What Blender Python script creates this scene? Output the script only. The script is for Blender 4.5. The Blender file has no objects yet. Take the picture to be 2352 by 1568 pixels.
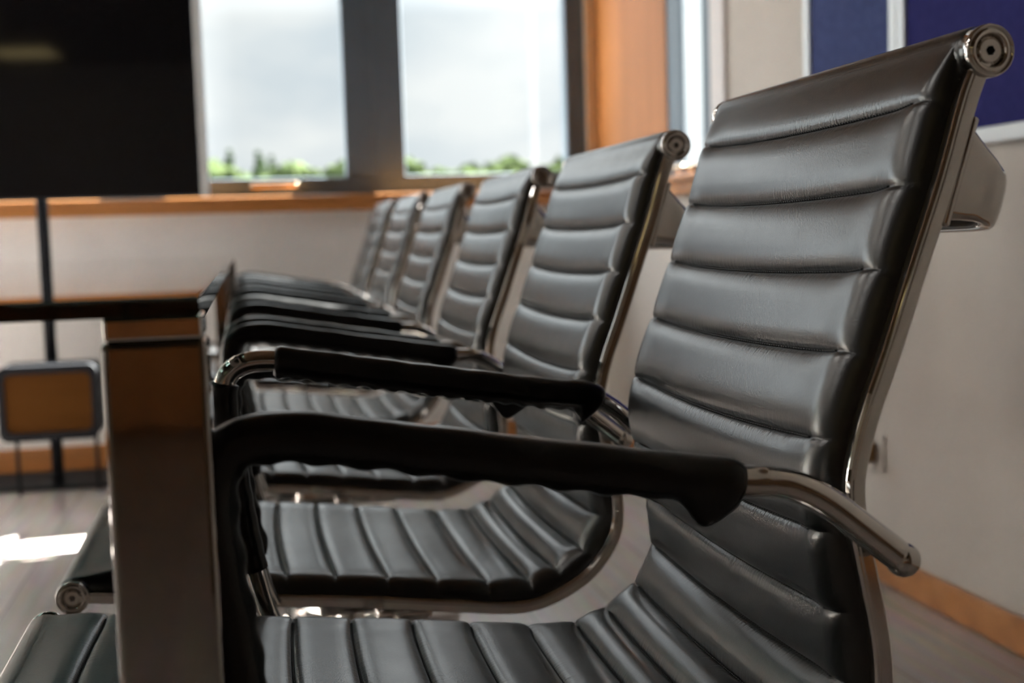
import bpy, bmesh, math, random
import numpy as np
from mathutils import Vector, Matrix
rng = random.Random(7)
scene = bpy.context.scene
COL = scene.collection

# ------------------------------------------------------------------ camera
CAM_Z = 0.773
YAW, PITCH, ROLL = math.radians(11.835), math.radians(4.771), math.radians(-1.735)
fw = Vector((math.sin(YAW)*math.cos(PITCH), math.cos(YAW)*math.cos(PITCH), -math.sin(PITCH)))
rt = Vector((math.cos(YAW), -math.sin(YAW), 0))
up = rt.cross(fw)
r2 = rt*math.cos(ROLL) + up*math.sin(ROLL)
u2 = -rt*math.sin(ROLL) + up*math.cos(ROLL)
cd = bpy.data.cameras.new('camera')
cam = bpy.data.objects.new('camera', cd); COL.objects.link(cam)
M = Matrix((r2, u2, -fw)).transposed().to_4x4(); M.translation = (0, 0, CAM_Z)
cam.matrix_world = M
cd.sensor_width = 36; cd.lens = 2900/2352*36
cd.clip_start = 0.02; cd.clip_end = 500
cd.dof.use_dof = True; cd.dof.focus_distance = 0.95; cd.dof.aperture_fstop = 5.5
scene.camera = cam

# ------------------------------------------------------------------ view / world / sun
scene.view_settings.view_transform = 'Standard'
scene.view_settings.look = 'None'
scene.view_settings.gamma = 1
scene.view_settings.use_curve_mapping = False
scene.view_settings.exposure = 0.5
try:
    scene.cycles.use_denoising = True
    scene.cycles.denoising_input_passes = 'RGB_ALBEDO'
    scene.cycles.max_bounces = 10
    scene.cycles.glossy_bounces = 6
    scene.cycles.transparent_max_bounces = 12
    scene.cycles.sample_clamp_indirect = 15
    scene.cycles.caustics_reflective = False
    scene.cycles.caustics_refractive = False
    scene.cycles.blur_glossy = .5
except Exception:
    pass

SKY, SKY_SUNSIDE, SKY_ZENITH, SKY_WEST = 0.665, 4.0, 18.0, 7.3
world = bpy.data.worlds.new('sky'); scene.world = world
world.use_nodes = True
nt = world.node_tree; nt.nodes.clear()
wo = nt.nodes.new('ShaderNodeOutputWorld'); bg = nt.nodes.new('ShaderNodeBackground')
tc = nt.nodes.new('ShaderNodeTexCoord'); mp = nt.nodes.new('ShaderNodeMapping')
mp.inputs['Scale'].default_value = (1, 1, 2.2)
no = nt.nodes.new('ShaderNodeTexNoise'); no.inputs['Scale'].default_value = 7.0
no.inputs['Detail'].default_value = 4; no.inputs['Roughness'].default_value = .45
cr = nt.nodes.new('ShaderNodeValToRGB')
cr.color_ramp.elements[0].position = .36; cr.color_ramp.elements[0].color = (.74, .80, .86, 1)
cr.color_ramp.elements[1].position = .62; cr.color_ramp.elements[1].color = (.98, .99, 1.0, 1)
nt.links.new(tc.outputs['Generated'], mp.inputs['Vector']); nt.links.new(mp.outputs[0], no.inputs['Vector'])
nt.links.new(no.outputs['Fac'], cr.inputs['Fac']); nt.links.new(cr.outputs['Color'], bg.inputs['Color'])
# overcast sky: brighter around the veiled sun (far right), extra brightness added overhead
sx = nt.nodes.new('ShaderNodeSeparateXYZ'); nt.links.new(tc.outputs['Generated'], sx.inputs[0])
def wm(op, a, b):
    m = nt.nodes.new('ShaderNodeMath'); m.operation = op
    for i, q in enumerate((a, b)):
        if hasattr(q, 'is_linked'): nt.links.new(q, m.inputs[i])
        else: m.inputs[i].default_value = q
    return m.outputs[0]
left = wm('POWER', wm('MAXIMUM', wm('ADD', wm('ADD', wm('MULTIPLY', sx.outputs['X'], .60), wm('MULTIPLY', sx.outputs['Y'], .51)), wm('MULTIPLY', sx.outputs['Z'], .615)), 0.), 9.)
high = wm('MAXIMUM', wm('SUBTRACT', sx.outputs['Z'], .17), 0.)
west = wm('MULTIPLY', wm('MAXIMUM', wm('MULTIPLY', sx.outputs['X'], -1.), 0.), SKY_WEST)      # unseen brightness added on the left to light the leather fronts
amt = wm('ADD', wm('ADD', west, wm('ADD', wm('MULTIPLY', left, SKY_SUNSIDE), wm('MULTIPLY', high, SKY_ZENITH))), 1.)
nt.links.new(wm('MULTIPLY', amt, SKY), bg.inputs['Strength'])
nt.links.new(bg.outputs[0], wo.inputs['Surface'])

sd = bpy.data.lights.new('sun', 'SUN'); sd.energy = 150.0; sd.angle = math.radians(.6); sd.color = (1, .97, .93)
sun = bpy.data.objects.new('sun', sd); COL.objects.link(sun)
SUN_AZ, SUN_EL = math.radians(50), math.radians(38)      # azimuth from +Y towards +X: the sun stands beyond the right end of the far windows
sdir = -Vector((math.sin(SUN_AZ)*math.cos(SUN_EL), math.cos(SUN_AZ)*math.cos(SUN_EL), math.sin(SUN_EL)))
sun.rotation_euler = sdir.to_track_quat('-Z', 'Y').to_euler()

# sampling portals in the window openings (they emit nothing: they only tell the renderer where the sky comes in)
def portal(loc, n, w, h):
    d = bpy.data.lights.new('window_portal', 'AREA'); d.shape = 'RECTANGLE'; d.size = w; d.size_y = h
    d.cycles.is_portal = True
    o = bpy.data.objects.new('window_portal', d); COL.objects.link(o); o.location = loc
    o.rotation_euler = Vector(n).to_track_quat('-Z', 'Y').to_euler()
portal((-1.36, 4.83, 1.53), (0, -1, 0), 5.3, 1.20)
portal((1.40, 3.85, 1.53), (-1, 0, 0), .82, 1.20)

# ------------------------------------------------------------------ materials
def mat(name, col, rough=.5, metal=0., spec=.5, build=None):
    m = bpy.data.materials.new(name); m.use_nodes = True
    n = m.node_tree.nodes; b = n['Principled BSDF']
    b.inputs['Base Color'].default_value = (*col, 1); b.inputs['Roughness'].default_value = rough
    b.inputs['Metallic'].default_value = metal; b.inputs['Specular IOR Level'].default_value = spec
    if build: build(m.node_tree, b)
    return m

def N(t, kind, **kw):
    x = t.nodes.new(kind)
    for k, v in kw.items():
        if k in x.inputs: x.inputs[k].default_value = v
        else: setattr(x, k, v)
    return x

def b_noise_col(c1, c2, scale, stretch=(1, 1, 1), detail=5, bump=0., bdist=.001):
    def f(t, b):
        c = N(t, 'ShaderNodeTexCoord'); m = N(t, 'ShaderNodeMapping'); m.inputs['Scale'].default_value = stretch
        n = N(t, 'ShaderNodeTexNoise', Scale=scale, Detail=detail)
        r = N(t, 'ShaderNodeValToRGB')
        r.color_ramp.elements[0].position = .3; r.color_ramp.elements[0].color = (*c1, 1)
        r.color_ramp.elements[1].position = .7; r.color_ramp.elements[1].color = (*c2, 1)
        t.links.new(c.outputs['Object'], m.inputs['Vector']); t.links.new(m.outputs[0], n.inputs['Vector'])
        t.links.new(n.outputs['Fac'], r.inputs['Fac']); t.links.new(r.outputs['Color'], b.inputs['Base Color'])
        if bump:
            bp = N(t, 'ShaderNodeBump', Strength=bump, Distance=bdist)
            t.links.new(n.outputs['Fac'], bp.inputs['Height']); t.links.new(bp.outputs[0], b.inputs['Normal'])
    return f

def b_leather(pucker):
    def f(t, b):
        c = N(t, 'ShaderNodeTexCoord')
        v = N(t, 'ShaderNodeTexVoronoi', Scale=800.); v.feature = 'SMOOTH_F1'
        n = N(t, 'ShaderNodeTexNoise', Scale=900., Detail=3.)
        wm = N(t, 'ShaderNodeMapping'); wm.inputs['Scale'].default_value = (30, 30, 30)
        n2 = N(t, 'ShaderNodeTexNoise', Scale=1., Detail=3.)
        for x in (v, n): t.links.new(c.outputs['Object'], x.inputs['Vector'])
        t.links.new(c.outputs['Object'], wm.inputs['Vector']); t.links.new(wm.outputs[0], n2.inputs['Vector'])
        mr = N(t, 'ShaderNodeMapRange'); mr.inputs['From Max'].default_value = .8; mr.inputs['To Min'].default_value = .7; mr.inputs['To Max'].default_value = 0.
        t.links.new(v.outputs['Distance'], mr.inputs['Value'])
        a = N(t, 'ShaderNodeMath', operation='MULTIPLY'); a.inputs[1].default_value = .35
        t.links.new(n.outputs['Fac'], a.inputs[0])
        s = N(t, 'ShaderNodeMath', operation='ADD')
        t.links.new(mr.outputs[0], s.inputs[0]); t.links.new(a.outputs[0], s.inputs[1])
        b1 = N(t, 'ShaderNodeBump', Strength=.28, Distance=.0003)
        t.links.new(s.outputs[0], b1.inputs['Height'])
        last = b1
        if pucker:
            at = N(t, 'ShaderNodeAttribute', attribute_name='seam')      # 1 on a seam, 0 away from it
            st = N(t, 'ShaderNodeMapping'); st.inputs['Scale'].default_value = (25, 330, 25)
            pn = N(t, 'ShaderNodeTexNoise', Scale=1., Detail=2.)
            t.links.new(c.outputs['Object'], st.inputs['Vector']); t.links.new(st.outputs[0], pn.inputs['Vector'])
            mu = N(t, 'ShaderNodeMath', operation='MULTIPLY')
            t.links.new(at.outputs['Fac'], mu.inputs[0]); t.links.new(pn.outputs['Fac'], mu.inputs[1])
            b2 = N(t, 'ShaderNodeBump', Strength=.8, Distance=.0008)
            t.links.new(mu.outputs[0], b2.inputs['Height']); t.links.new(b1.outputs[0], b2.inputs['Normal'])
            last = b2
        t.links.new(last.outputs[0], b.inputs['Normal'])
        rr = N(t, 'ShaderNodeMapRange'); rr.inputs['To Min'].default_value = .27; rr.inputs['To Max'].default_value = .34
        t.links.new(n2.outputs['Fac'], rr.inputs['Value']); t.links.new(rr.outputs[0], b.inputs['Roughness'])
    return f

def b_floor(t, b):
    c = N(t, 'ShaderNodeTexCoord'); m = N(t, 'ShaderNodeMapping'); m.inputs['Rotation'].default_value = (0, 0, math.radians(90))
    br = N(t, 'ShaderNodeTexBrick', Scale=1.0); br.inputs['Brick Width'].default_value = 1.2; br.inputs['Row Height'].default_value = .18
    br.inputs['Mortar Size'].default_value = .002
    br.inputs['Color1'].default_value = (.52, .455, .42, 1); br.inputs['Color2'].default_value = (.475, .415, .385, 1)
    br.inputs['Mortar'].default_value = (.30, .26, .24, 1)
    n = N(t, 'ShaderNodeTexNoise', Scale=6., Detail=6.); m2 = N(t, 'ShaderNodeMapping'); m2.inputs['Scale'].default_value = (8, .7, 1)
    t.links.new(c.outputs['Object'], m.inputs['Vector']); t.links.new(m.outputs[0], br.inputs['Vector'])
    t.links.new(c.outputs['Object'], m2.inputs['Vector']); t.links.new(m2.outputs[0], n.inputs['Vector'])
    mx = N(t, 'ShaderNodeMix', data_type='RGBA', blend_type='MULTIPLY'); mx.inputs['Factor'].default_value = .5
    t.links.new(br.outputs['Color'], mx.inputs['A']); t.links.new(n.outputs['Color'], mx.inputs['B'])
    t.links.new(mx.outputs['Result'], b.inputs['Base Color'])

def b_glass(t, b):
    out = [x for x in t.nodes if x.type == 'OUTPUT_MATERIAL'][0]
    tr = N(t, 'ShaderNodeBsdfTransparent'); tr.inputs['Color'].default_value = (.96, .98, .97, 1)
    gl = N(t, 'ShaderNodeBsdfGlossy', Roughness=0.0); fr = N(t, 'ShaderNodeFresnel', IOR=1.25)
    ge = N(t, 'ShaderNodeNewGeometry'); ir = N(t, 'ShaderNodeMapRange')      # same index from either side of the thin pane
    ir.inputs['To Min'].default_value = 1.25; ir.inputs['To Max'].default_value = 1/1.25
    t.links.new(ge.outputs['Backfacing'], ir.inputs['Value']); t.links.new(ir.outputs[0], fr.inputs['IOR'])
    mx = N(t, 'ShaderNodeMixShader')
    t.links.new(fr.outputs[0], mx.inputs[0]); t.links.new(tr.outputs[0], mx.inputs[1]); t.links.new(gl.outputs[0], mx.inputs[2])
    t.links.new(mx.outputs[0], out.inputs['Surface'])

def b_table_glass(t, b):
    b.inputs['Transmission Weight'].default_value = 1.0
    b.inputs['IOR'].default_value = 1.5

def emis(name, col, s):
    def f(t, b):
        b.inputs['Emission Color'].default_value = (*col, 1); b.inputs['Emission Strength'].default_value = s
    return mat(name, col, .5, build=f)

WOOD1, WOOD2 = (.36, .135, .035), (.50, .215, .065)
MAT = dict(
    leather=mat('black_leather', (.004, .004, .0045), .3, spec=.75, build=b_leather(True)),
    sleeve=mat('black_leatherette', (.004, .004, .004), .40, spec=.4, build=b_leather(False)),
    thread=mat('black_thread', (.012, .012, .013), .5),
    chrome=mat('dark_chrome', (.64, .61, .58), .07, 1.),
    leg_chrome=mat('polished_steel', (.40, .385, .37), .06, 1., build=b_noise_col((.37, .355, .34), (.43, .41, .39), 30., bump=.02, bdist=.002)),
    socket=mat('blackened_steel', (.03, .028, .025), .4, 1.),
    caster=mat('black_plastic', (.02, .02, .02), .45),
    glass_top=mat('dark_glass', (.10, .16, .15), .015, build=b_table_glass),
    pane=mat('window_glass', (1, 1, 1), 0., build=b_glass),
    wall=mat('beige_paint', (.51, .465, .425), .75, spec=.3, build=b_noise_col((.50, .455, .415), (.52, .475, .435), 3.)),
    pale=mat('lightened_grey_wall', (.80, .80, .785), .75, spec=.3, build=b_noise_col((.79, .79, .775), (.81, .81, .795), 3.)),  # wall tone lightened to make up for weak room light
    ceil=mat('dark_brown_ceiling', (.12, .075, .045), .8, spec=.2, build=b_noise_col((.095, .058, .034), (.145, .092, .056), 3., (1, .12, 1))),  # unseen ceiling, coloured dark brown for the leather reflections
    floor=mat('vinyl_planks', (.2, .18, .16), .27, spec=.5, build=b_floor),
    wood=mat('orange_wood', WOOD2, .6, spec=.25, build=b_noise_col((.33, .115, .026), (.44, .165, .042), 5., (1.2, 1.2, .12), bump=.05)),
    woodh=mat('orange_wood_sill', WOOD2, .42, build=b_noise_col(WOOD1, WOOD2, 5., (.15, 2.2, 3), bump=.05)),
    tan=mat('tan_wood', (.70, .50, .30), .5, build=b_noise_col((.66, .46, .27), (.74, .54, .33), 6., (2, 2, .2))),
    frame=mat('slate_aluminium', (.086, .118, .150), .5, spec=.4, build=b_noise_col((.082, .113, .144), (.090, .123, .156), 3.)),
    bronze=mat('brushed_bronze', (.46, .33, .22), .25, 1.),
    screen=mat('screen_glass', (.004, .004, .005), .05, spec=.5),
    silver=mat('silver_plastic', (.60, .63, .65), .35, .3),
    dark=mat('dark_metal', (.010, .011, .014), .6, 0., spec=.12),
    felt=mat('blue_felt', (.045, .058, .145), .95, spec=.1, build=b_noise_col((.050, .063, .155), (.066, .084, .20), 60., bump=.3)),
    navy=mat('navy_felt', (.022, .022, .095), .95, spec=.1, build=b_noise_col((.024, .024, .11), (.032, .032, .135), 60., bump=.3)),
    alu=mat('pale_aluminium', (.55, .56, .56), .4, .3),
    white=mat('white_trim', (.62, .57, .55), .5),
    socketw=mat('ivory_plastic', (.55, .45, .33), .4),
    brownp=mat('brown_plastic', (.20, .10, .03), .35),
    grass=mat('grass', (.10, .2, .05), 1., spec=0., build=b_noise_col((.006, .0105, .004), (.011, .017, .006), 2.)),
    leaf=mat('foliage', (.1, .2, .04), 1., spec=0., build=b_noise_col((.018, .026, .011), (.036, .046, .020), 2.2)),
    leaf2=mat('dark_foliage', (.07, .13, .05), 1., spec=0., build=b_noise_col((.016, .024, .013), (.028, .039, .020), 2.2)),
    bark=mat('bark', (.09, .07, .05), .9, build=b_noise_col((.06, .045, .03), (.12, .09, .06), 12.)),
    fill_lamp=emis('fill_panel', (1, .97, .93), 9.),  # fill light added on the unseen ceiling to brighten walls and floor
    dimlamp=emis('dim_yellow_panel', (1, .78, .36), 1.6),
    darkwood=mat('dark_amber_wood', (.05, .02, .005), .7, spec=.05, build=b_noise_col((.060, .022, .004), (.085, .033, .007), 6., (.2, 2, 2))),
    brown=mat('brown_wood', (.07, .035, .015), .6, spec=.3, build=b_noise_col((.08, .042, .020), (.12, .066, .032), 5., (1.2, 1.2, .12))),
)

# ------------------------------------------------------------------ helpers
def link(name, me, m, parent=None, smooth=True):
    o = bpy.data.objects.new(name, me); COL.objects.link(o)
    if m: me.materials.append(m)
    if smooth:
        for p in me.polygons: p.use_smooth = True
    if parent: o.parent = parent
    return o

def pydata(name, v, f, m, parent=None, smooth=True):
    me = bpy.data.meshes.new(name); me.from_pydata([tuple(map(float, p)) for p in v], [], f); me.update()
    bm = bmesh.new(); bm.from_mesh(me); bmesh.ops.recalc_face_normals(bm, faces=bm.faces); bm.to_mesh(me); bm.free()
    return link(name, me, m, parent, smooth)

def bm_obj(name, bm, m, parent=None, smooth=False):
    bmesh.ops.recalc_face_normals(bm, faces=bm.faces)
    me = bpy.data.meshes.new(name); bm.to_mesh(me); bm.free()
    return link(name, me, m, parent, smooth)

def add_box(bm, a, b, bev=0., seg=2):
    t = bmesh.new()
    bmesh.ops.create_cube(t, size=1)
    c = [(a[i]+b[i])/2 for i in range(3)]; s = [abs(b[i]-a[i]) for i in range(3)]
    for v in t.verts: v.co = Vector((c[0]+v.co.x*s[0], c[1]+v.co.y*s[1], c[2]+v.co.z*s[2]))
    if bev: bmesh.ops.bevel(t, geom=t.edges[:], offset=bev, segments=seg, affect='EDGES', profile=.5)
    me = bpy.data.meshes.new('t'); t.to_mesh(me); t.free(); bm.from_mesh(me); bpy.data.meshes.remove(me)

def box(name, a, b, m, parent=None, bev=0., seg=2):
    bm = bmesh.new(); add_box(bm, a, b, bev, seg)
    o = bm_obj(name, bm, m, parent, False)
    return o

def tag(o, label=None, cat=None, group=None, kind=None):
    if label: o['label'] = label
    if cat: o['category'] = cat
    if group: o['group'] = group
    if kind: o['kind'] = kind
    return o

def struct(o, label=None, cat=None):
    return tag(o, label, cat, None, 'structure')

def empty(name, loc, label, cat, group=None):
    o = bpy.data.objects.new(name, None); COL.objects.link(o); o.location = loc; o.empty_display_size = .1
    return tag(o, label, cat, group)

def crom(P, n=10):
    P = np.array(P, float); P = np.vstack([2*P[0]-P[1], P, 2*P[-1]-P[-2]]); o = []
    for i in range(1, len(P)-2):
        a, b, c, d = P[i-1:i+3]
        for t in np.linspace(0, 1, n, endpoint=False):
            o.append(.5*((2*b)+(-a+c)*t+(2*a-5*b+4*c-d)*t*t+(-a+3*b-3*c+d)*t**3))
    o.append(P[-2]); return np.array(o)

def sweep(path, side, section, closed_ends=True):
    """path: Nx3; side: constant vector; section(i,u) -> list of (a,b): a along side, b along normal=side x tangent"""
    path = np.array(path, float); n = len(path); V = []; F = []
    side = np.array(side, float)
    T = np.gradient(path, axis=0); T /= np.linalg.norm(T, axis=1)[:, None]
    k = None
    for i in range(n):
        s = side - T[i]*(side@T[i]); s /= np.linalg.norm(s); nn = np.cross(s, T[i])
        sec = section(i, i/(n-1)); k = len(sec)
        for a, b in sec: V.append(path[i]+s*a+nn*b)
    for i in range(n-1):
        for j in range(k):
            F.append((i*k+j, i*k+(j+1) % k, (i+1)*k+(j+1) % k, (i+1)*k+j))
    if closed_ends: F.append(tuple(range(k))); F.append(tuple((n-1)*k+j for j in range(k)))
    return V, F

def ring(ra, rb, k=20): return [(ra*math.cos(2*math.pi*j/k), rb*math.sin(2*math.pi*j/k)) for j in range(k)]

def lathe(prof, k=40):
    """prof: (r, h) list around axis +h; returns verts in (x,z plane radial, y = h)"""
    V = []; F = []
    for r, h in prof:
        for j in range(k):
            a = 2*math.pi*j/k; V.append((r*math.cos(a), h, r*math.sin(a)))
    for i in range(len(prof)-1):
        for j in range(k): F.append((i*k+j, i*k+(j+1) % k, (i+1)*k+(j+1) % k, (i+1)*k+j))
    F.append(tuple(range(k))); F.append(tuple((len(prof)-1)*k+j for j in range(k)))
    return V, F

# ------------------------------------------------------------------ room shell
XR, XL, YF, YB, ZC = 1.335, -4.2, 4.622, -5.5, 2.70
H = CAM_Z
def wall_with_holes(name, axis, pos, thick, u0, u1, holes, label, m='wall'):
    """axis 'x': plane X=pos, u=Y; axis 'y': plane Y=pos, u=X. holes: (u0,u1,z0,z1)"""
    bm = bmesh.new()
    us = sorted({u0, u1, *[h[0] for h in holes], *[h[1] for h in holes]})
    zs = sorted({0, ZC, *[h[2] for h in holes], *[h[3] for h in holes]})
    for i in range(len(us)-1):
        for j in range(len(zs)-1):
            cu, cz = (us[i]+us[i+1])/2, (zs[j]+zs[j+1])/2
            if any(h[0] < cu < h[1] and h[2] < cz < h[3] for h in holes): continue
            if axis == 'x': add_box(bm, (pos, us[i], zs[j]), (pos+thick, us[i+1], zs[j+1]))
            else: add_box(bm, (us[i], pos, zs[j]), (us[i+1], pos+thick, zs[j+1]))
    bmesh.ops.remove_doubles(bm, verts=bm.verts, dist=1e-5)
    # drop interior faces shared by two boxes
    seen = {}
    for f in bm.faces:
        seen.setdefault(tuple(sorted(v.index for v in f.verts)), []).append(f)
    bmesh.ops.delete(bm, geom=[f for fs in seen.values() if len(fs) > 1 for f in fs], context='FACES')
    return struct(bm_obj(name, bm, MAT[m]), label, 'wall')

struct(box('floor', (XL-.2, YB-.2, -.1), (XR+.2, YF+.2, 0), MAT['floor']), 'grey-brown plank floor under the chairs', 'floor')
struct(box('ceiling', (XL-.2, YB-.2, ZC), (XR+.2, YF+.2, ZC+.1), MAT['ceil']), 'unseen dark brown ceiling above the room', 'ceiling')
SILL = H+.165                                   # top of the wooden sill
FB, FT = SILL-.003, 2.12                          # window frames
far_holes = [(-4.0, 1.279, SILL, 2.12)]
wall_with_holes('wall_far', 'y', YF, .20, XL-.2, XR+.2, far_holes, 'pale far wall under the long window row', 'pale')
wall_with_holes('wall_right', 'x', XR, .06, YB-.2, YF, [(3.45, 4.25, SILL, FT)], 'beige right-hand wall carrying the notice boards')
left_holes = []
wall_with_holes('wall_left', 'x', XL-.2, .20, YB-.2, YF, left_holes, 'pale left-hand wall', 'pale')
wall_with_holes('wall_back', 'y', YB-.2, .20, XL-.2, XR+.2, [], 'beige wall behind the camera')

def window(name, axis, pos, depth, u0, u1, z0, z1, fw_, label, handle=None, bars=()):
    """frame ring + pane; frame lies between pos and pos+depth along the wall normal"""
    def P(u, d, z): return (pos+d, u, z) if axis == 'x' else (u, pos+d, z)
    bm = bmesh.new()
    l, r, b_, t_ = fw_ if isinstance(fw_, tuple) else (fw_,)*4
    for a, b in (((u0, 0, z0), (u1, depth, z0+b_)), ((u0, 0, z1-t_), (u1, depth, z1)),
                 ((u0, 0, z0+b_), (u0+l, depth, z1-t_)), ((u1-r, 0, z0+b_), (u1, depth, z1-t_))):
        add_box(bm, P(*a), P(*b), min(.006, depth*.3))
    for bu in bars:
        add_box(bm, P(bu-.03, 0, z0+b_), P(bu+.03, depth, z1-t_), .006)
    o = struct(bm_obj(name, bm, MAT['frame']), label, 'window')
    box('pane', P(u0+l-.005, depth*.5, z0+b_-.005), P(u1-r+.005, depth*.5+.004, z1-t_+.005), MAT['pane'], o)
    if handle: handle(o, P)
    return o

def lever(u, z, L):
    def f(o, P):
        bm = bmesh.new()
        add_box(bm, P(u, -.012, z-.012), P(u+.045, 0, z+.012), .004)
        add_box(bm, P(u+.01, -.040, z-.008), P(u+.035, -.010, z+.008), .004)
        add_box(bm, P(u, -.052, z-.010), P(u+L, -.036, z+.010), .007, 3)
        bm_obj('window_handle', bm, MAT['bronze'], o, True)
    return f
FD = .07
window('window_1', 'y', YF+.005, FD, -.190, .482, FB, FT, (.06, .105, .070, .08), 'dark-framed window right of the black screen', lever(.035, H+.205, .165))
bm = None
window('window_2', 'y', YF+.005, FD, .482, 1.279, FB, FT, (.112, .076, .072, .08), 'dark-framed window above the far chairs')
window('window_3', 'y', YF+.005, FD, -2.10, -.190, FB, FT, .08, 'dark-framed window behind the black screen', None, (-1.15,))
window('window_5', 'y', YF+.005, FD, -4.0, -2.10, FB, FT, .08, 'dark-framed window at the left end of the far wall', None, (-3.05,))
# small window in the right wall
window('window_4', 'x', XR-.008, .012, 3.45, 3.83, SILL+.005, FT, (.078, .125, .03, .06), 'narrow dark-framed window beside the orange wood panel', lever(3.58, SILL+.022, .10))
for i, (a, b, c, d) in enumerate(left_holes):
    window('window_%d' % (i+6), 'x', XL-.12, .06, a, b, c, d, .03, 'window in the left-hand wall', None, () if b-a < 1 else ((a+b)/2,))

# sills, wood lining, trims
bm = bmesh.new(); add_box(bm, (XL, YF-.10, SILL-.018), (XR, YF+.10, SILL), .004); add_box(bm, (XL, YF-.085, SILL-.055), (XR, YF, SILL-.018), .003)
struct(bm_obj('trim_1', bm, MAT['woodh']), 'orange wood window ledge along the far wall', 'window ledge')
bm = bmesh.new(); add_box(bm, (XR-.05, 3.30, SILL-.018), (XR+.01, YF-.10, SILL+.004), .004); add_box(bm, (XR-.038, 3.32, SILL-.055), (XR, YF-.10, SILL-.018), .003)
struct(bm_obj('trim_2', bm, MAT['woodh']), 'orange wood ledge below the narrow window on the right wall', 'window ledge')
struct(box('trim_3', (XR-.012, 3.83, SILL+.004), (XR, YF, ZC), MAT['wood']), 'orange wood panel in the corner between the windows', 'wood panel')
struct(box('trim_4', (1.279, YF-.012, SILL), (XR-.012, YF, ZC), MAT['tan'], None, .003), 'tan wood strip beside the far window frame', 'wood strip')
bm = bmesh.new(); add_box(bm, (XR-.012, 3.345, SILL+.005), (XR, 3.452, ZC-.2), .003)
struct(bm_obj('trim_5', bm, MAT['white']), 'pale trim at the near side of the narrow window', 'window trim')
def skirting(name, a, b, lab):
    bm = bmesh.new(); add_box(bm, a, b, .006, 2)
    struct(bm_obj(name, bm, MAT['woodh']), lab, 'baseboard')
skirting('baseboard_right', (XR-.018, YB, 0), (XR, YF, .066), 'orange wood baseboard along the right wall')
skirting('baseboard_far', (XL, YF-.018, 0), (XR-.018, YF, .085), 'orange wood baseboard under the far windows')
skirting('baseboard_left', (XL, YB, 0), (XL+.018, YF-.018, .085), 'orange wood baseboard along the left wall')
skirting('baseboard_back', (XL+.018, YB, 0), (XR-.018, YB+.018, .085), 'orange wood baseboard behind the camera')

# ------------------------------------------------------------------ outside
struct(box('ground', (-60, YF+6, -3.4), (90, 140, -3.2), MAT['grass']), 'green ground outside the windows', 'ground')
def crown_mesh(name, blobs, m, parent, seed):
    r = random.Random(seed); bm = bmesh.new()
    for (cx, cy, cz, rad, sq) in blobs:
        t = bmesh.new(); bmesh.ops.create_icosphere(t, subdivisions=3, radius=rad)
        for v in t.verts:
            d = v.co.normalized(); k = 1+.16*math.sin(7*d.x+cx*3)*math.sin(6*d.y+cz)+.12*math.sin(13*d.z+cy)+r.uniform(-.10, .10)
            v.co = Vector((cx+d.x*rad*k, cy+d.y*rad*k, cz+d.z*rad*k*sq))
        me = bpy.data.meshes.new('t'); t.to_mesh(me); t.free(); bm.from_mesh(me); bpy.data.meshes.remove(me)
    return bm_obj(name, bm, m, parent, False)
GZ = -3.2
def tree(x, y, top, kind, label, seed):
    r = random.Random(seed)
    t = empty('tree', (x, y, GZ), label, 'tree', 'trees beyond the far windows')
    h = top-GZ
    v, f = sweep([(0, 0, -.1), (.05, 0, h*.3), (0, .05, h*.7)], (1, 0, 0), lambda i, u: ring(.16*(1-.6*u), .16*(1-.6*u), 10))
    pydata('trunk', v, f, MAT['bark'], t)
    bl = []
    if kind == 'conifer':
        for i in range(20):
            u = i/19; rad = (1-u)*1.25+.14
            bl.append((r.uniform(-.08, .08), r.uniform(-.08, .08), h*.30+(h*.68)*u, rad, .8))
        crown_mesh('crown', bl, MAT['leaf2'], t, seed)
    else:
        for i in range(20):
            a = r.uniform(0, 6.28); q = r.uniform(0, 1.35); z = r.uniform(.50, .90-.05*q)
            bl.append((q*math.cos(a), q*math.sin(a), h*z, r.uniform(.60, .95), .85))
        crown_mesh('crown', bl, MAT['leaf'], t, seed)
def tan_px(x): return math.tan(YAW+math.atan((x-1176)/2900))
TR = [  # column in the photograph (a direction), top elevation (deg), kind, label
    (440, 3.30, 'b', 'pale green bushy tree at the edge of the black screen'),
    (487, 3.40, 'b', 'light green bushy tree at the left end of the left window'),
    (545, 3.95, 'conifer', 'tall pointed dark conifer standing highest in the left window'),
    (585, 3.35, 'b', 'low green tree right of the tall pointed conifer'),
    (612, 3.85, 'conifer', 'slim pointed dark conifer in the middle of the left window'),
    (642, 3.65, 'conifer', 'shorter dark conifer right of the slim pointed one'),
    (690, 3.45, 'b', 'broad bright green tree above the window handle'),
    (740, 3.55, 'b', 'broad bright green tree near the right end of the left window'),
    (785, 3.50, 'b', 'bright green tree cut off by the middle window post'),
    (850, 3.4, 'b', 'bushy green tree hidden behind the middle window post'),
    (955, 3.35, 'b', 'bright green tree at the left end of the right window'),
    (1018, 3.80, 'b', 'tallest bright green tree in the right window'),
    (1085, 3.30, 'b', 'low green tree between two taller ones in the right window'),
    (1128, 3.15, 'conifer', 'small dark conifer above the far chair backs'),
    (1168, 3.55, 'b', 'dark green tree right of the small conifer in the right window'),
    (1235, 3.30, 'b', 'low green tree behind the third chair back'),
    (1295, 3.40, 'b', 'green tree beside the right edge of the right window'),
]
TR = [(px, el, 36+5*((i*3) % 8), kind, lab) for i, (px, el, kind, lab) in enumerate(TR)]
for i, (px, el, d, kind, lab) in enumerate(TR):
    tree(tan_px(px)*d, d, CAM_Z+math.tan(math.radians(el+(.42 if kind == 'b' else .28)))*d, kind, lab, 30+i)

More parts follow.
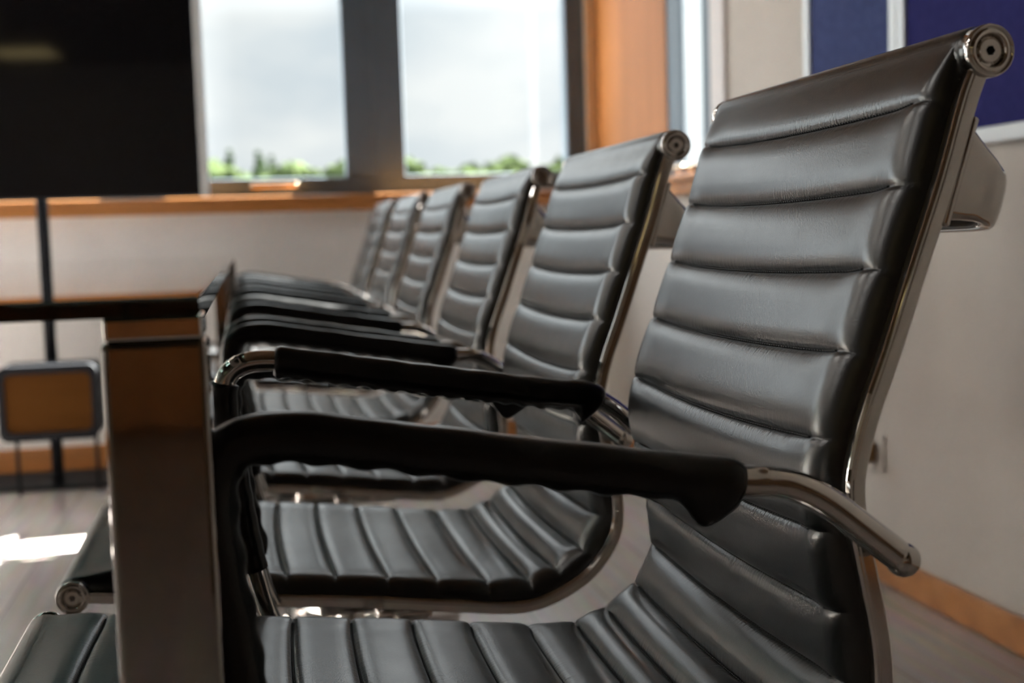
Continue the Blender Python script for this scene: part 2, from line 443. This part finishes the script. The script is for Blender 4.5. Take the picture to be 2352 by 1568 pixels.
# ------------------------------------------------------------------ conference chair
K = .92
PROF = np.array([(.5,0),(.487,-.03),(.470,-.085),(.450,-.141),(.428,-.203),(.412,-.245),(.4025,-.28),(.401,-.30),(.404,-.325),(.411,-.36),(.418,-.395),(.421,-.425),(.418,-.452),(.405,-.478),(.38,-.505),(.339,-.527),(.296,-.535),(.224,-.527),(.128,-.514),(.02,-.502),(-.10,-.489),(-.165,-.481),(-.2,-.478)])*K + [0, CAM_Z+.106]
X0, CW = .13, .42                                # chair origin in X, width between rails
PROF = PROF - [X0, 0]
CUR = crom(PROF, 24)
S_ = np.r_[0, np.cumsum(np.hypot(*np.diff(CUR, axis=0).T))]
LEN = S_[-1]
def at(s):
    x = np.interp(s, S_, CUR[:, 0]); z = np.interp(s, S_, CUR[:, 1]); return np.array([x, z])
def frame(s):
    p = at(s); e = .004; t = at(min(s+e, LEN)) - at(max(s-e, 0)); t /= np.hypot(*t)
    n = np.array([t[1], -t[0]])                  # towards the sitter (front/up)
    return p, t, n
SEAMS = [.036, .092, .148, .204, .260, .313, .367, .420, .473, .517, .556, .608, .664, .718, .773, .825, .878, .930, .985]
RR = .0165
def rib(s):
    e = [-.02]+SEAMS+[LEN+.02]
    for a, b in zip(e[:-1], e[1:]):
        if a <= s <= b:
            u = (s-a)/(b-a); w = abs(2*u-1); d = min(s-a, b-s)
            bend = math.exp(-((s-.50)/.11)**2)
            seat = min(1, max(0, (s-.58)/.06))
            return (1-w**(3.8-1.6*bend+1.6*seat))*(.78+.45*bend-.22*seat), d
    return 0, 1
def build_cushion(parent):
    ss = []
    e = [0.]+SEAMS+[LEN]
    for a, b in zip(e[:-1], e[1:]):
        m = 15
        for j in range(m): 
            u = j/m; u = .5-.5*math.cos(math.pi*u); ss.append(a+(b-a)*u)
    ss.append(LEN)
    ya, yb = .002, CW-.002
    nv = 44
    V = []; seam = []; F = []
    def tops(s, e=1.):
        r, d = rib(s); r = 1-(1-r)*e
        w = min(1, s/.05, (LEN-s)/.05); w = w*w*(3-2*w)
        base = RR*(1-w)+.0175*w
        return base + w*.0080*r + (1-w)*.001*r - .0014*math.exp(-(d/.0013)**2), d, w
    # cross-section parameter: up the near side, over the top, down the far side
    sec = []
    R = .026
    sec += [(0, -.5)]
    for j in range(12): a = j/11*math.pi/2; sec.append(('c', a))
    for j in range(1, nv): sec.append(('t', j/nv))
    for j in range(12): a = math.pi/2*(1-j/11); sec.append(('d', a))
    sec += [(1, -.5)]
    k = len(sec)
    for s0 in ss:
        for q in sec:
            def surf(y):
                # seams sag a little between the rails
                v = (y-ya)/(yb-ya); sag = .0065*(4*v*(1-v))
                w = max(0, min(1, min(s0, LEN-s0)/.04))
                return s0 + sag*w
            if q[0] in (0, 1) and not isinstance(q[0], str):
                y = ya if q[0] == 0 else yb; s = s0; h, d, w = tops(s); r, _ = rib(s)
                hh = -.004
            else:
                wr = min(1, s0/.05, (LEN-s0)/.05); Re = R*wr+.004*(1-wr)
                if q[0] == 'c': y = ya+Re*(1-math.cos(q[1]))
                elif q[0] == 'd': y = yb-Re*(1-math.cos(q[1]))
                else: y = ya+Re+(yb-ya-2*Re)*q[1]
                ed = min(y-ya, yb-y)/.055; ed = min(1, ed); ed = .22+.78*ed*ed*(3-2*ed)
                s = surf(y); h, d, w = tops(s0, ed); d = d/max(ed, .3)
                hh = h
                if q[0] in 'cd': hh = .002+(h-.002)*math.sin(q[1])**.9
                else: hh = h + .0020*w*math.sin(math.pi*q[1])
            p, t, n = frame(max(0, min(LEN, s)))
            c = p+n*hh
            V.append((c[0], y-CW/2, c[1])); seam.append(math.exp(-(d/.0065)**2))
    for i in range(len(ss)-1):
        for j in range(k):
            F.append((i*k+j, i*k+(j+1) % k, (i+1)*k+(j+1) % k, (i+1)*k+j))
    F.append(tuple(range(k))); F.append(tuple((len(ss)-1)*k+j for j in range(k)))
    # leather rolls wrapped round the two cross tubes
    for s, sg in ((0, 1), (LEN, -1)):
        p, t, n = frame(s); b0 = len(V); kk = 28
        rolls = ((-.001, -.0030), (.0005, -.0010), (.003, .0003), (.008, .0008), (CW-.008, .0008), (CW-.003, .0003), (CW-.0005, -.0010), (CW+.001, -.0030))
        for yy, dr in rolls:
            rr = RR+dr
            for j in range(kk):
                a = 2*math.pi*j/kk; V.append((p[0]+rr*math.cos(a), yy-CW/2, p[1]+rr*math.sin(a))); seam.append(0.)
        for i in range(len(rolls)-1):
            for j in range(kk): F.append((b0+i*kk+j, b0+i*kk+(j+1) % kk, b0+(i+1)*kk+(j+1) % kk, b0+(i+1)*kk+j))
        F.append(tuple(b0+j for j in range(kk))); F.append(tuple(b0+(len(rolls)-1)*kk+j for j in range(kk)))
    o = pydata('cushion', V, F, MAT['leather'], parent)
    at_ = o.data.attributes.new('seam', 'FLOAT', 'POINT'); at_.data.foreach_set('value', np.array(seam, dtype=np.float32))
    # stitching: one small raised stitch after another along every seam
    SV = []; SF = []
    for sc in SEAMS:
        m = 92
        for i in range(m):
            y = ya+R+(yb-ya-2*R)*(i+.5)/m; v = (y-ya)/(yb-ya)
            ed = min(1, min(y-ya, yb-y)/.055); ed = .22+.78*ed*ed*(3-2*ed)
            h, d, w = tops(sc, ed); p, t, n = frame(sc+.0065*4*v*(1-v)*max(0, min(1, min(sc, LEN-sc)/.04)))
            c = p+n*(h+.0020*w*math.sin(math.pi*(y-ya-R)/(yb-ya-2*R))+.0010); b0 = len(SV)
            L, B, Hh = .0015, .0008, .0009
            for (a, b_, c_) in ((-L, -B, -Hh), (L, -B, -Hh), (L, B, -Hh), (-L, B, -Hh), (-L*.5, -B*.5, Hh), (L*.5, -B*.5, Hh), (L*.5, B*.5, Hh), (-L*.5, B*.5, Hh)):
                q = c+t*b_+n*c_; SV.append((q[0], y-CW/2+a, q[1]))
            for f in ((0, 1, 2, 3), (4, 5, 6, 7), (0, 1, 5, 4), (1, 2, 6, 5), (2, 3, 7, 6), (3, 0, 4, 7)): SF.append(tuple(b0+x for x in f))
    pydata('stitching', SV, SF, MAT['thread'], o)
    return o

def build_rail(y, parent):
    path = [(at(s)[0], y, at(s)[1]) for s in np.linspace(.006, LEN-.006, 150)]
    a, b = .0062, .0065                           # half width (along Y), half depth
    sec = [(-a, -b+.0015), (-a+.0015, -b), (a-.0015, -b), (a, -b+.0015), (a, b-.0018), (a-.0018, b), (-a+.0018, b), (-a, b-.0018), (-a, b-.0034), (-a+.0005, b-.0038), (-a, b-.0042)]
    v, f = sweep(path, (0, 1, 0), lambda i, u: sec)
    o = pydata('side_rail', v, f, MAT['chrome'], parent, False)
    bv = o.modifiers.new('b', 'BEVEL'); bv.width = .0006; bv.segments = 2; bv.limit_method = 'ANGLE'
    return o

def build_cap(s, sgn, parent):
    p = at(s); r = .0166
    prof = [(r*.80, -.004), (r, -.0035), (r, .004), (r*.985, .0052), (r*.94, .0058), (r*.90, .0055), (r*.88, .0047), (r*.84, .0047), (r*.82, .0056), (r*.66, .0058), (r*.62, .0052), (r*.58, .0022), (r*.50, .0016)]
    v, f = lathe(prof, 48)
    y0 = -CW/2-.0035 if sgn < 0 else CW/2+.0035
    v = [(x+p[0], y0+(h if sgn > 0 else -h), z+p[1]) for x, h, z in v]
    o = pydata('end_cap', v, f, MAT['chrome'], parent)
    # socket-head bolt
    bm = bmesh.new(); R_ = r*.46; k = 24; hx = r*.17
    def rg(rad, h, kk=k, off=0): return [bm.verts.new((p[0]+rad*math.cos(2*math.pi*j/kk+off), y0+sgn*h, p[1]+rad*math.sin(2*math.pi*j/kk+off))) for j in range(kk)]
    a = rg(R_, .0012); b = rg(R_, .0044); c = rg(R_*.93, .0048)
    hexp = lambda h: [bm.verts.new((p[0]+hx/math.cos(((2*math.pi*j/k) % (math.pi/3))-math.pi/6)*math.cos(2*math.pi*j/k), y0+sgn*h, p[1]+hx/math.cos(((2*math.pi*j/k) % (math.pi/3))-math.pi/6)*math.sin(2*math.pi*j/k))) for j in range(k)]
    d = hexp(.0048); e = hexp(.0016)
    for A, B in ((a, b), (b, c), (c, d), (d, e)):
        for j in range(k): bm.faces.new((A[j], A[(j+1) % k], B[(j+1) % k], B[j]))
    bm.faces.new(e); 
    ob = bm_obj('bolt', bm, MAT['chrome'], o, False)
    ob.data.materials.append(MAT['socket'])
    for pl in ob.data.polygons:
        cx = pl.center
        if math.hypot(cx.x-p[0], cx.z-p[1]) < hx*1.02 : pl.material_index = 1
    return o

ARM = np.array([(.012,-.356),(.004,-.335),(-.004,-.30),(-.012,-.255),(-.019,-.20),(-.024,-.16),(-.0245,-.135),(-.019,-.1175),(-.004,-.108),(.02,-.1065),(.06,-.1125),(.10,-.1195),(.16,-.130),(.22,-.140),(.283,-.1505),(.305,-.1525),(.322,-.157),(.340,-.167),(.360,-.183),(.384,-.203)])
ARM = ARM*[1, 1] + [-X0, CAM_Z]
def build_arm(y, s0, s1, parent, flap):
    P = crom(ARM, 10); path = np.array([(a, y, b) for a, b in P])
    n = len(path); sg_ = -1 if y < 0 else 1
    path[:, 1] += sg_*.012*np.clip((np.arange(n)-(n-42))/41, 0, 1)**1.6      # the rear end kicks outwards
    v, f = sweep(path, (0, 1, 0), lambda i, u: ring(.0102, .0098, 22))
    T = path[-1]-path[-2]; T /= np.linalg.norm(T)
    o = pydata('armrest', v, f, MAT['chrome'], parent)
    bm = bmesh.new(); bmesh.ops.create_uvsphere(bm, u_segments=28, v_segments=16, radius=.0108, matrix=Matrix.Translation(path[-1]+T*.002))
    bm_obj('end_plug', bm, MAT['chrome'], o, True)
    # bolts into the rails at both ends
    sg = 1 if y < 0 else -1
    for (ax, az), nm in ((ARM[-1]+[-.006, .004], 'arm_bolt'), (ARM[0], 'arm_bolt')):
        vv, ff = lathe([(.004, 0), (.004, abs(y)-CW/2+.004)], 16)
        pydata(nm, [(x+ax, y+sg*h, z+az) for x, h, z in vv], ff, MAT['chrome'], o)
    # padded sleeve
    ds = np.r_[0, np.cumsum(np.linalg.norm(np.diff(path, axis=0), axis=1))]
    m = 130; tt = np.linspace(s0, s1, m)
    sp = np.array([[np.interp(t, ds, path[:, c]) for c in range(3)] for t in tt])
    r_ = random.Random(int(s0*1000)+3)
    ph = [r_.uniform(0, 6.28) for _ in range(6)]
    kk = 36
    def sec(i, u):
        out = []
        endr = min(1, .80+.20*min(u, 1-u)/.012)
        for j in range(kk):
            a = 2*math.pi*j/kk; ca, sa = math.cos(a), math.sin(a)
            ra = .0140*math.copysign(abs(ca)**.85, ca); rb = .0135*math.copysign(abs(sa)**.85, sa)
            wob = 1+.018*math.sin(40*u+ph[0]+2*a)+.012*math.sin(75*u+ph[1]-a)
            low = max(0, sa)**3 if True else 0      # b>0 : side x tangent, see below
            seamb = .0022*math.exp(-((a-math.pi*.5)/.28)**2)*(1+.5*math.sin(110*u+ph[2]))
            fl = flap*.014*math.exp(-((u-.965)/.026)**2)*low
            rb2 = rb*wob*endr
            if sa > .3: rb2 += seamb+fl
            out.append((ra*wob*endr, rb2))
        return out
    v, f = sweep(sp, (0, 1, 0), sec)
    sl = pydata('sleeve', v, f, MAT['sleeve'], o)
    sl['label'] = 'black leatherette sleeve'
    return o

def build_brace(parent):
    """cast chrome cross-brace that loops behind the back from rail to rail"""
    s0 = .076; p, t, n = frame(s0); n = -n         # rearward
    hw = CW/2-.006
    pathN = [(-hw, .004, 0, .034), (-hw+.0005, .012, .0, .0335), (-hw+.002, .024, .002, .028), (-hw+.005, .037, .004, .023), (-hw+.014, .049, .006, .0205), (-hw+.032, .055, .007, .020), (-hw*.5, .058, .008, .019), (0, .059, .008, .019)]
    full = pathN+[(-a, b, c, d) for a, b, c, d in pathN[-2::-1]]
    Q = crom(np.array(full), 8)
    V = []; F = []; th = .0065; k = 20
    def pt(y, nn, tt): q = p+n*nn+t*tt; return np.array((q[0], y, q[1]))
    for i in range(len(Q)):
        a = Q[max(0, i-1)]; b = Q[min(len(Q)-1, i+1)]; d = np.array((b[0]-a[0], b[1]-a[1])); d /= np.hypot(*d)+1e-9
        nx = np.array((-d[1], d[0]))
        y, nn, tc_, hh = Q[i]
        for j in range(k):
            g = 2*math.pi*j/k; c_, s_ = math.cos(g), math.sin(g)
            ca = math.copysign(abs(c_)**.6, c_)*hh*.9; sb = math.copysign(abs(s_)**.6, s_)*th
            V.append(pt(y+nx[0]*sb, nn+nx[1]*sb, tc_+ca))
    for i in range(len(Q)-1):
        for j in range(k): F.append((i*k+j, i*k+(j+1) % k, (i+1)*k+(j+1) % k, (i+1)*k+j))
    F.append(tuple(range(k))); F.append(tuple((len(Q)-1)*k+j for j in range(k)))
    o = pydata('back_brace', V, F, MAT['chrome'], parent)
    for sg in (-1, 1):                              # mounting plates on the rails
        bm = bmesh.new(); add_box(bm, (-.036, -.004, -.003), (.036, .004, .003), .0025, 3)
        for vv in bm.verts:
            q = p+t*vv.co.x+n*(.0085+vv.co.z); vv.co = Vector((q[0], sg*CW/2+vv.co.y, q[1]))
        bm_obj('mounting_plate', bm, MAT['chrome'], o, True)
    return o

def build_base(t):
    # under-seat spreader, gas column, five-star base with castors
    sz = at(.70)[1]
    bm = bmesh.new(); cx = at(.70)[0]
    add_box(bm, (cx-.03, -CW/2+.005, sz-.022), (cx+.03, CW/2-.005, sz-.006), .006, 3)
    add_box(bm, (cx-.085, -.06, sz-.055), (cx+.085, .06, sz-.018), .012, 3)
    bm_obj('seat_spreader', bm, MAT['chrome'], t, True)
    vv, ff = lathe([(.014, sz-.052), (.014, .24), (.024, .235), (.026, .10), (.030, .085)], 28)
    low = pydata('gas_column', [(x+cx, z, h) for x, h, z in vv], ff, MAT['chrome'], t)
    fixed = [low]
    vv, ff = lathe([(.02, .062), (.042, .065), (.045, .10), (.03, .112)], 32)
    fixed.append(pydata('base_hub', [(x+cx, z, h) for x, h, z in vv], ff, MAT['chrome'], t))
    for k in range(5):
        a = math.radians(36+72*k); dx, dy = math.cos(a), math.sin(a)
        pts = [(cx+dx*d, dy*d, z) for d, z in ((.03, .088), (.10, .092), (.18, .078), (.255, .066))]
        v, f = sweep(pts, (-dy, dx, 0), lambda i, u: [(q*(1-.4*u), w*(1-.3*u)) for q, w in ((-.018, -.012), (.018, -.012), (.018, .012), (.008, .016), (-.008, .016), (-.018, .012))])
        leg = pydata('base_leg', v, f, MAT['chrome'], t, False); fixed.append(leg)
        bm = bmesh.new(); c = Vector((cx+dx*.246, dy*.246, .027))
        for sgn in (-1, 1):
            r = bmesh.ops.create_cone(bm, cap_ends=True, segments=24, radius1=.027, radius2=.024, depth=.016,
                matrix=Matrix.Translation(c+Vector((-dy, dx, 0))*sgn*.012) @ Vector((-dy*sgn, dx*sgn, 0)).to_track_quat('Z', 'Y').to_matrix().to_4x4())
        bmesh.ops.create_cone(bm, cap_ends=True, segments=16, radius1=.007, radius2=.007, depth=.04, matrix=Matrix.Translation(c+Vector((0, 0, .025))))
        bm_obj('castor', bm, MAT['caster'], leg, False)
    return fixed

def make_chair(label, loc):
    t = empty('conference_chair', loc, label, 'chair', 'conference chairs along the side of the glass table')
    build_cushion(t)
    for y in (-CW/2, CW/2): build_rail(y, t)
    for s in (0., LEN):
        for sg in (-1, 1): build_cap(s, sg, t)
    AL = float(np.linalg.norm(np.diff(crom(ARM, 10), axis=0), axis=1).sum())
    build_arm(-CW/2-.020, .055, .555, t, 1.0)
    a2 = build_arm(CW/2+.020, .055, .555, t, .6)
    build_brace(t)
    fx = build_base(t)
    return t, a2, set(o.name for o in fx)

FIXED = ('gas_column', 'base_hub', 'base_leg')
def copy_chair(src, label, loc, dz):
    r = src.copy(); COL.objects.link(r); r.location = loc; r['label'] = label
    for ch in list(src.children):
        c = ch.copy(); COL.objects.link(c); c.parent = r
        if not ch.name.startswith(FIXED): c.location = (0, 0, dz)
        for g in list(ch.children):
            d = g.copy(); COL.objects.link(d); d.parent = c
    return r

CAPY = [.726, 1.312, 1.935, 2.600, 3.235, 3.893]
DZ = [0, -.014, -.015, -.010, -.004, 0]
CL = ['nearest black ribbed-leather chair with large chrome end cap at the front right',
      'second black ribbed-leather chair, directly behind the nearest one',
      'third black ribbed-leather chair, in front of the right-hand window edge',
      'fourth black ribbed-leather chair, left of the third and rising above the ledge',
      'fifth black ribbed-leather chair, second from the far end of the row',
      'sixth black ribbed-leather chair, smallest and last in the row']
chair, arm2, _ = make_chair(CL[0], (X0, CAPY[0]+CW/2, 0))
for y, dz, l in list(zip(CAPY, DZ, CL))[1:]:
    copy_chair(chair, l, (X0, y+CW/2, 0), dz)
# the nearest chair's far armrest sleeve has slipped backwards, baring the chrome bend
for ch in list(arm2.children): bpy.data.objects.remove(ch)
bpy.data.objects.remove(arm2)
a2 = build_arm(CW/2+.020, .288, .600, chair, .8)
P_ = crom(ARM, 10)
path_ = np.array([(a, CW/2+.020, b) for a, b in P_]); ds_ = np.r_[0, np.cumsum(np.linalg.norm(np.diff(path_, axis=0), axis=1))]
tt_ = np.linspace(.06, .235, 60); sp_ = np.array([[np.interp(t, ds_, path_[:, c]) for c in range(3)] for t in tt_])
v_, f_ = sweep(sp_, (0, 1, 0), lambda i, u: [(a*(1+.02*math.sin(60*u)), b*(1+.02*math.sin(50*u+1))) for a, b in ring(.0135, .0130, 28)])
pydata('sleeve', v_, f_, MAT['sleeve'], a2)['label'] = 'lower piece of black sleeve'

# ------------------------------------------------------------------ glass table
TX, TN, TF, TL = -.0235, .654, 3.10, -1.25
TZ = CAM_Z-.0254
tb = empty('glass_table', ((TX+TL)/2, (TN+TF)/2, 0), 'long dark glass conference table on square chrome legs', 'table')
def tl(o): o.matrix_parent_inverse = Matrix.Translation((-tb.location.x, -tb.location.y, 0)); return o
bm = bmesh.new(); add_box(bm, (TL, TN, TZ-.0095), (TX, TF, TZ))
ce = [e for e in bm.edges if abs(e.verts[0].co.z-e.verts[1].co.z) > .005]
bmesh.ops.bevel(bm, geom=ce, offset=.004, segments=2, affect='EDGES')
bmesh.ops.bevel(bm, geom=[e for e in bm.edges if abs(e.verts[0].co.z-e.verts[1].co.z) < 1e-5 and e.calc_face_angle(0) > .5], offset=.001, segments=1, affect='EDGES')
tl(bm_obj('table_top', bm, MAT['glass_top'], tb))
LW = .0525
for lx in (TX-LW+.003, TL-.003):
    for ly in (TN+.006, TF-.006-LW):
        lg = tl(box('leg', (lx, ly, 0), (lx+LW, ly+LW, TZ-.022), MAT['leg_chrome'], tb, .004, 3))
        c = box('leg_collar', (lx+.0015, ly+.0015, TZ-.022), (lx+LW-.0015, ly+LW-.0015, TZ-.0097), MAT['chrome'], lg, .002, 2)
for lx in (TX-.036, TL+.006):
    tl(box('side_rail', (lx, TN+.006+LW, TZ-.028), (lx+.030, TF-.006-LW, TZ-.0105), MAT['chrome'], tb, .003, 2))

# ------------------------------------------------------------------ display on its stand
tv = empty('display_screen', (-.61, 4.20, 0), 'large black display screen on a dark post in front of the left window', 'screen')
bm = bmesh.new(); add_box(bm, (-.475, -.012, H+.160), (.486, .03, H+.80), .004); bm_obj('housing', bm, MAT['dark'], tv)
box('screen', (-.472, -.0145, H+.163), (.484, -.0118, H+.797), MAT['screen'], tv)
bm = bmesh.new(); add_box(bm, (.4865, -.014, H+.157), (.512, .032, H+.80), .004); bm_obj('side_bezel', bm, MAT['silver'], tv)['label'] = 'silver side edge'
v, f = sweep([(-.014, .055, .01), (-.014, .055, H+.55)], (1, 0, 0), lambda i, u: ring(.0185, .0185, 24)); pydata('post', v, f, MAT['dark'], tv)
box('mounting_bracket', (-.15, .03, H+.30), (.15, .04, H+.55), MAT['dark'], tv)
box('base_plate', (-.30, .04, 0), (.22, .34, .014), MAT['dark'], tv, .004)
tv.rotation_euler = (0, 0, math.radians(-4))
sh = empty('media_box', (-.61, 4.17, 0), 'orange wooden box in a dark rounded frame below the black screen', 'media box')
bm = bmesh.new(); add_box(bm, (-.135, -.09, H-.565), (.135, .055, H-.37), .004); bm_obj('body', bm, MAT['darkwood'], sh)
def rounded(w0, z0, z1, r, k=8):
    o = []
    for cx, cz, a0 in ((w0-r, z1-r, 0), (-w0+r, z1-r, 90), (-w0+r, z0+r, 180), (w0-r, z0+r, 270)):
        for j in range(k+1): a = math.radians(a0+90*j/k); o.append((cx+r*math.cos(a), cz+r*math.sin(a)))
    return o
V = []; F = []
lo = rounded(.148, H-.585, H-.352, .030); li = rounded(.128, H-.560, H-.378, .022); k = len(lo)
for yy, lp in ((-.10, lo), (-.10, li), (-.08, li), (.06, li), (.06, lo)): V += [(a, yy, b) for a, b in lp]
for i in range(4):
    for j in range(k): F.append((i*k+j, i*k+(j+1) % k, (i+1)*k+(j+1) % k, (i+1)*k+j))
for j in range(k): F.append((4*k+j, 4*k+(j+1) % k, (j+1) % k, j))
pydata('frame', V, F, MAT['dark'], sh, False)
for sx in (-1, 1):
    v, f = sweep([(sx*.12, .030, 0), (sx*.12, .030, H-.575)], (1, 0, 0), lambda i, u: ring(.006, .006, 14)); pydata('leg', v, f, MAT['dark'], sh)

# ------------------------------------------------------------------ right wall: notice boards, socket
def board(name, y0, y1, z0, z1, m, label):
    t = empty(name, (XR, (y0+y1)/2, z0), label, 'notice board'); L = (y1-y0)/2; h = z1-z0
    box('felt_panel', (-.012, -L+.02, .02), (-.001, L-.02, h-.02), m, t)
    bm = bmesh.new(); w = .030
    for a, b in (((-.02, -L, 0), (-.0005, L, w)), ((-.02, -L, h-w), (-.0005, L, h)), ((-.02, -L, w), (-.0005, -L+w, h-w)), ((-.02, L-w, w), (-.0005, L, h-w))):
        add_box(bm, a, b, .003)
    bm_obj('frame', bm, MAT['alu'], t)['label'] = 'pale aluminium frame'
board('notice_board', 2.388, 2.822, H+.14, H+1.25, MAT['felt'], 'blue felt notice board further along the right wall, left of the navy one')
board('notice_board', 1.10, 2.386, H+.14, H+1.25, MAT['navy'], 'navy felt notice board behind the top of the nearest chair')
t = empty('wall_socket', (XR, 2.515, H-.494), 'small ivory wall socket with a brown plug low on the right wall', 'wall socket')
box('plate', (-.006, -.043, -.043), (-.0005, .043, .043), MAT['wall'], t, .003)
bm = bmesh.new(); add_box(bm, (-.040, -.018, -.022), (-.0062, .020, .024), .008, 3); bm_obj('plug', bm, MAT['brownp'], t, True)['label'] = 'brown plug'

# ------------------------------------------------------------------ behind the camera: wooden sideboard (mirrored in the chrome leg)
sb = empty('sideboard', (-.4, -4.2, 0), 'low orange wooden sideboard against the wall behind the camera', 'sideboard')
box('body', (-1.4, -.22, .03), (1.4, .22, .72), MAT['wood'], sb, .004)
for i in range(4): 
    d = box('door', (-1.38+i*.695, .2205, .06), (-1.38+i*.695+.675, .238, .70), MAT['wood'], sb, .003)
    box('handle', (-1.38+i*.695+.60, .238, .40), (-1.38+i*.695+.615, .258, .55), MAT['dark'], d, .003)

# unseen cupboards added on the right wall to darken reflections in leather and chrome
for i, (y, lab) in enumerate(((-1.75, 'added tall brown cupboard, out of view, on the right wall nearest the notice boards'), (-2.80, 'added tall brown cupboard, out of view, on the right wall beside the sideboard'))):
    t = empty('cupboard', (XR-.25, y, 0), lab, 'cupboard', 'added unseen cupboards beside the camera')
    box('body', (-.22, -.515, .0), (.228, .515, 2.3), MAT['brown'], t, .003)
    for k in (0, 1):
        d = box('door', (-.24, -.51+k*.512, .05), (-.2205, -.002+k*.512, 2.28), MAT['brown'], t, .003)
        box('handle', (-.26, -.05+k*.08, 1.0), (-.24, -.035+k*.08, 1.16), MAT['chrome'], d, .003)

# ------------------------------------------------------------------ ceiling lamps: dim yellow ones at the back, bright ones added as fill
for x, y, on, lab in ((-3.2, -4.4, 0, 'square dim yellow ceiling panel above the left end of the sideboard'), (-3.2, -2.4, 0, 'square dim yellow ceiling panel on the left, second from the back wall'),
                  (-3.2, 1.2, 1, 'added bright fill panel on the ceiling by the left wall, level with the nearest chairs'),
                  (-3.2, 2.9, 1, 'added bright fill panel on the ceiling by the left wall, level with the far chairs'),
                  (-1.7, 1.2, 1, 'added bright fill panel on the ceiling left of the table, level with the nearest chairs'), (-1.7, 3.2, 1, 'added bright fill panel on the ceiling in the far part of the room, left of the black screen')):
    t = empty('ceiling_light', (x, y, ZC-.03), lab, 'ceiling light', 'ceiling light panels')
    box('frame', (-.30, -.30, 0), (.30, .30, .03), MAT['white'], t)
    box('diffuser', (-.28, -.28, -.004), (.28, .28, -.0002), MAT['fill_lamp' if on else 'dimlamp'], t)
